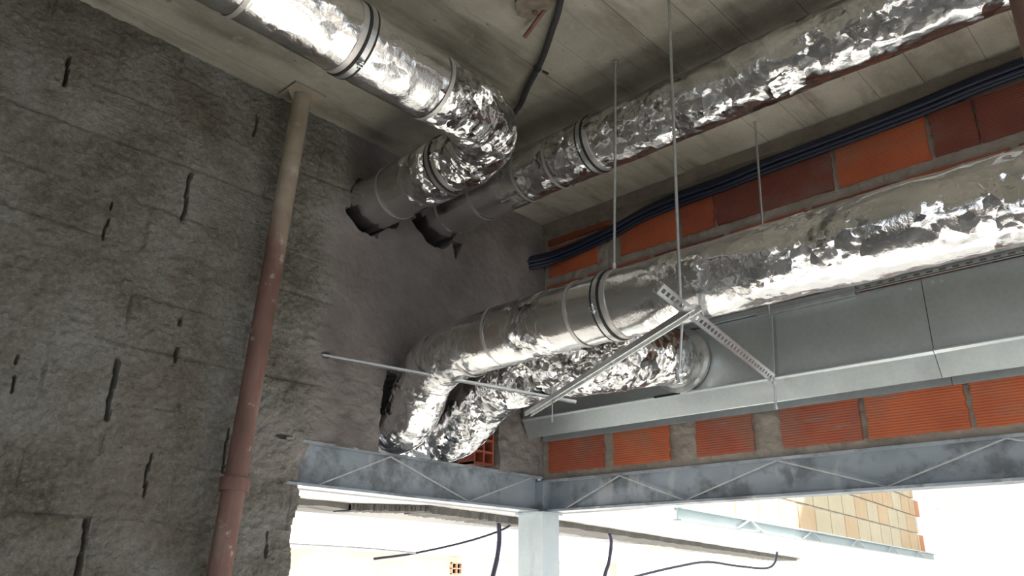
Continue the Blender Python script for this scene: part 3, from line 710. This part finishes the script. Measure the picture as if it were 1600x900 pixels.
# ------------------------------------------------------------------ steel props
def prop(label, foot, head, r, mat, plate=True):
    t = thing('steel_prop', label, 'prop', foot); f, h = Vector(foot), Vector(head); u = (h - f).normalized()
    mid = f + (h - f) * .52
    MB().rod(f, mid, r * 1.06, 28).build('outer_tube', mat, t, False)
    MB().rod(mid, h, r, 28).build('inner_tube', mat, t, False)
    m = MB().ring(mid, u, r * .9, .05, .012 + r * .16, 28); m.build('collar', mat, t)
    if plate:
        MB().box((h.x - .085, h.y - .075, H - .012), (h.x + .085, h.y + .075, H - .004)).build('head_plate', PROPM, t)
        for s_ in (-1, 1): MB().add([(h.x + s_ * r, h.y - .003, H - .012), (h.x + s_ * .08, h.y - .003, H - .012), (h.x + s_ * r, h.y - .003, H - .06), (h.x + s_ * r, h.y + .003, H - .012), (h.x + s_ * .08, h.y + .003, H - .012), (h.x + s_ * r, h.y + .003, H - .06)],
                                  [(0, 1, 2), (5, 4, 3), (0, 3, 4, 1), (1, 4, 5, 2), (2, 5, 3, 0)]).build('gusset', PROPM, t)
    MB().box((f.x - .08, f.y - .08, f.z), (f.x + .08, f.y + .08, f.z + .008)).build('foot_plate', mat, t)
    return t
def prop_mat():
    m, N, L, P = new_mat('rusty_painted_tube'); co = coords(N, L); cz = coords(N, L, (1, 1, .25))
    g = N.new('ShaderNodeTexCoord'); sep = N.new('ShaderNodeSeparateXYZ'); L.new(g.outputs['Object'], sep.inputs[0])
    base = ramp(N, L, noise(N, L, cz, 7, 6, .6), [(.3, (.085, .045, .036)), (.52, (.15, .08, .066)), (.7, (.22, .16, .14))])
    top = ramp(N, L, noise(N, L, co, 9, 5), [(.3, (.22, .195, .15)), (.7, (.32, .28, .22))])
    fac = ramp(N, L, math_(N, L, 'ADD', math_(N, L, 'MULTIPLY', math_(N, L, 'SUBTRACT', sep.outputs[2], .75), .55), math_(N, L, 'MULTIPLY', noise(N, L, co, 6, 4), .4)), [(.5, (0, 0, 0)), (.75, (1, 1, 1))])
    c = mix(N, L, fac, base, top)
    c = mix(N, L, ramp(N, L, noise(N, L, co, 16, 5), [(.62, (0, 0, 0)), (.7, (.6,) * 3)]), c, (.38, .34, .30))
    L.new(c, P.inputs['Base Color']); P.inputs['Roughness'].default_value = .7
    L.new(bump(N, L, noise(N, L, co, 50, 6), .002), P.inputs['Normal']); return m
PROPM = prop_mat()
prop('rusty steel prop leaning before the rough block wall on the left, braced to the ceiling', (1.515, 3.0, FL), (1.708, 3.02, H - .012), .044, PROPM)
prop('dark brown steel prop cut off by the right edge of the photo', (1.985, .168, FL), (1.985, .168, H - .012), .034, PROPM)

# ------------------------------------------------------------------ ceiling bits
cb = thing('conduit', 'black flexible conduit curving along the ceiling down behind the elbow', 'cable', (2.0, 1.6, 2.2))
MB().path([(1.2, .9, 2.21), (1.75, 1.38, 2.205), (2.013, 1.645, 2.20), (2.13, 1.79, 2.20), (2.25, 1.95, 2.20), (2.36, 2.13, 2.20), (2.47, 2.32, 2.19), (2.50, 2.6, 2.15), (2.48, 3.1, 2.03), (2.5, 3.2, 2.0)], .0145, 14).build('conduit_tube', BLACKC, cb, True)
m = MB().ring((2.285, 2.005, 2.20), (.5, .86, 0), .0145, .01, .004, 24); m.bar((2.30, 1.99, 2.185), (2.325, 1.975, 2.175), .008, .008); m.build('cable_tie', RUBBER, cb)
bx = thing('ceiling_box', 'round rough metal box fixed to the ceiling beside the black conduit', 'box', (2.0, 1.72, H))
m = MB(); n = 14
pr = [(.10 * (1 + .12 * math.sin(3 * a) + .06 * math.cos(7 * a)) * math.cos(a), .075 * (1 + .1 * math.cos(2 * a)) * math.sin(a)) for a in [2 * math.pi * k / n for k in range(n)]]
m.prism((1.965, 1.735, H - .022), (1.965, 1.735, H), pr, (1, 0, 0)); m.build('box_body', simple('rusty_grey_plate', (.16, .14, .11), .85, 0, .4, 25, .004, 60), bx)
MB().rod((2.0, 1.77, H - .03), (2.0, 1.77, H - .018), .012).build('screw', RUST, bx); MB().rod((1.93, 1.72, H - .028), (1.93, 1.72, H - .02), .008).build('screw', RUST, bx)
sr = MB().bar((2.02, 1.735, H - .022), (2.065, 1.885, H - .05), .014, .012).build('rusty_bar', RUST)
tag(sr, 'short rusty bar sticking out from the ceiling box', 'bar')
# blue cable bundle along the top of the bricks
bb = thing('cable_bundle', 'dark blue cable bundle sagging along the top of the brick wall', 'cable', (3.58, 3.0, 1.95))
base = [(3.47, 3.16, 1.915), (3.56, 2.95, 1.945), (3.585, 2.55, 2.00), (3.585, 2.36, 2.035), (3.59, 2.15, 2.06), (3.59, 1.8, 2.065), (3.59, 1.55, 2.08), (3.59, 1.2, 2.085), (3.59, .8, 2.10), (3.585, .4, 2.12), (3.585, -.6, 2.12)]
rnd = random.Random(8)
for k, (dx, dz) in enumerate([(0, 0), (-.004, .019), (-.002, -.019), (.006, .033), (-.016, .004), (.004, -.034)]):
    pts = [(x + dx * .9 + rnd.uniform(-.002, .002), y, z + dz + rnd.uniform(-.003, .003)) for x, y, z in base]
    MB().path(pts, .0125, 10).build('cable', BLUEC, bb, True)

# ------------------------------------------------------------------ hollow bricks in the openings
def hollow_brick(label, lo, hi, nx, nz, mat, depth=.12):
    """end face with open cells towards -Y"""
    (x0, y0, z0), (x1, _, z1) = lo, hi; m = MB(); t = .012; cw = (x1 - x0 - t) / nx; ch = (z1 - z0 - t) / nz
    for i in range(nx + 1): m.box((x0 + i * cw, y0, z0), (x0 + i * cw + t, y0 + depth, z1))
    for j in range(nz + 1): m.box((x0, y0 + .001, z0 + j * ch), (x1, y0 + depth, z0 + j * ch + t))
    m.box((x0, y0 + depth, z0), (x1, y0 + depth + .01, z1))
    o = m.build('hollow_brick', mat); return tag(o, label, 'brick')
hollow_brick('broken red hollow brick showing its cells beside the lower ducts in the wall opening', (3.08, YC + .03, .625), (3.235, 0, .90), 2, 4, BR2)
hollow_brick('small orange hollow brick end seen far under the soffit, left of the column', (7.33, 7.86, .13), (7.50, 0, .27), 2, 2, simple('pale_terracotta', (.55, .34, .24), .85, 0, .2, 10), .04)

# ------------------------------------------------------------------ hoses in the next building
def hose(label, pts, r, mat=PURPC, name='hose'):
    t = MB().path(pts, r, 12).build(name, mat, None, True); return tag(t, label, 'cable')
YH = 3.55
hose('thick violet hose hanging under the beam left of the column', [(3.68, YH, .41), (3.695, YH, .277), (3.68, YH, .165), (3.645, YH, .055), (3.56, YH, -.2), (3.5, YH, -.6)], .015)
hose('violet cable sagging leftwards from the column', [(3.83, YH + .03, .40), (3.81, YH + .03, .352), (3.64, YH + .03, .293), (3.37, YH + .03, .226), (3.03, YH + .03, .161), (2.77, YH + .03, .126)], .0065, name='slack_cable')
hose('thin grey bar running level under the soffit at the lower left', [(1.95, YH, .178), (2.64, YH, .176), (3.03, YH, .1645)], .005, GALV, 'grey_bar')
hose('violet hose hanging right of the column', [(4.83, YH, .36), (4.847, YH, .289), (4.81, YH, .159), (4.76, YH, .073), (4.65, YH, -.2)], .0125)
hose('violet cable looping low at the right under the soffit', [(4.7, YH, .0), (5.19, YH, .085), (5.72, YH, .16), (6.166, YH, .205), (6.646, YH, .187), (7.18, YH, .179), (7.38, YH, .228), (7.46, YH, .33)], .010, name='slack_cable')
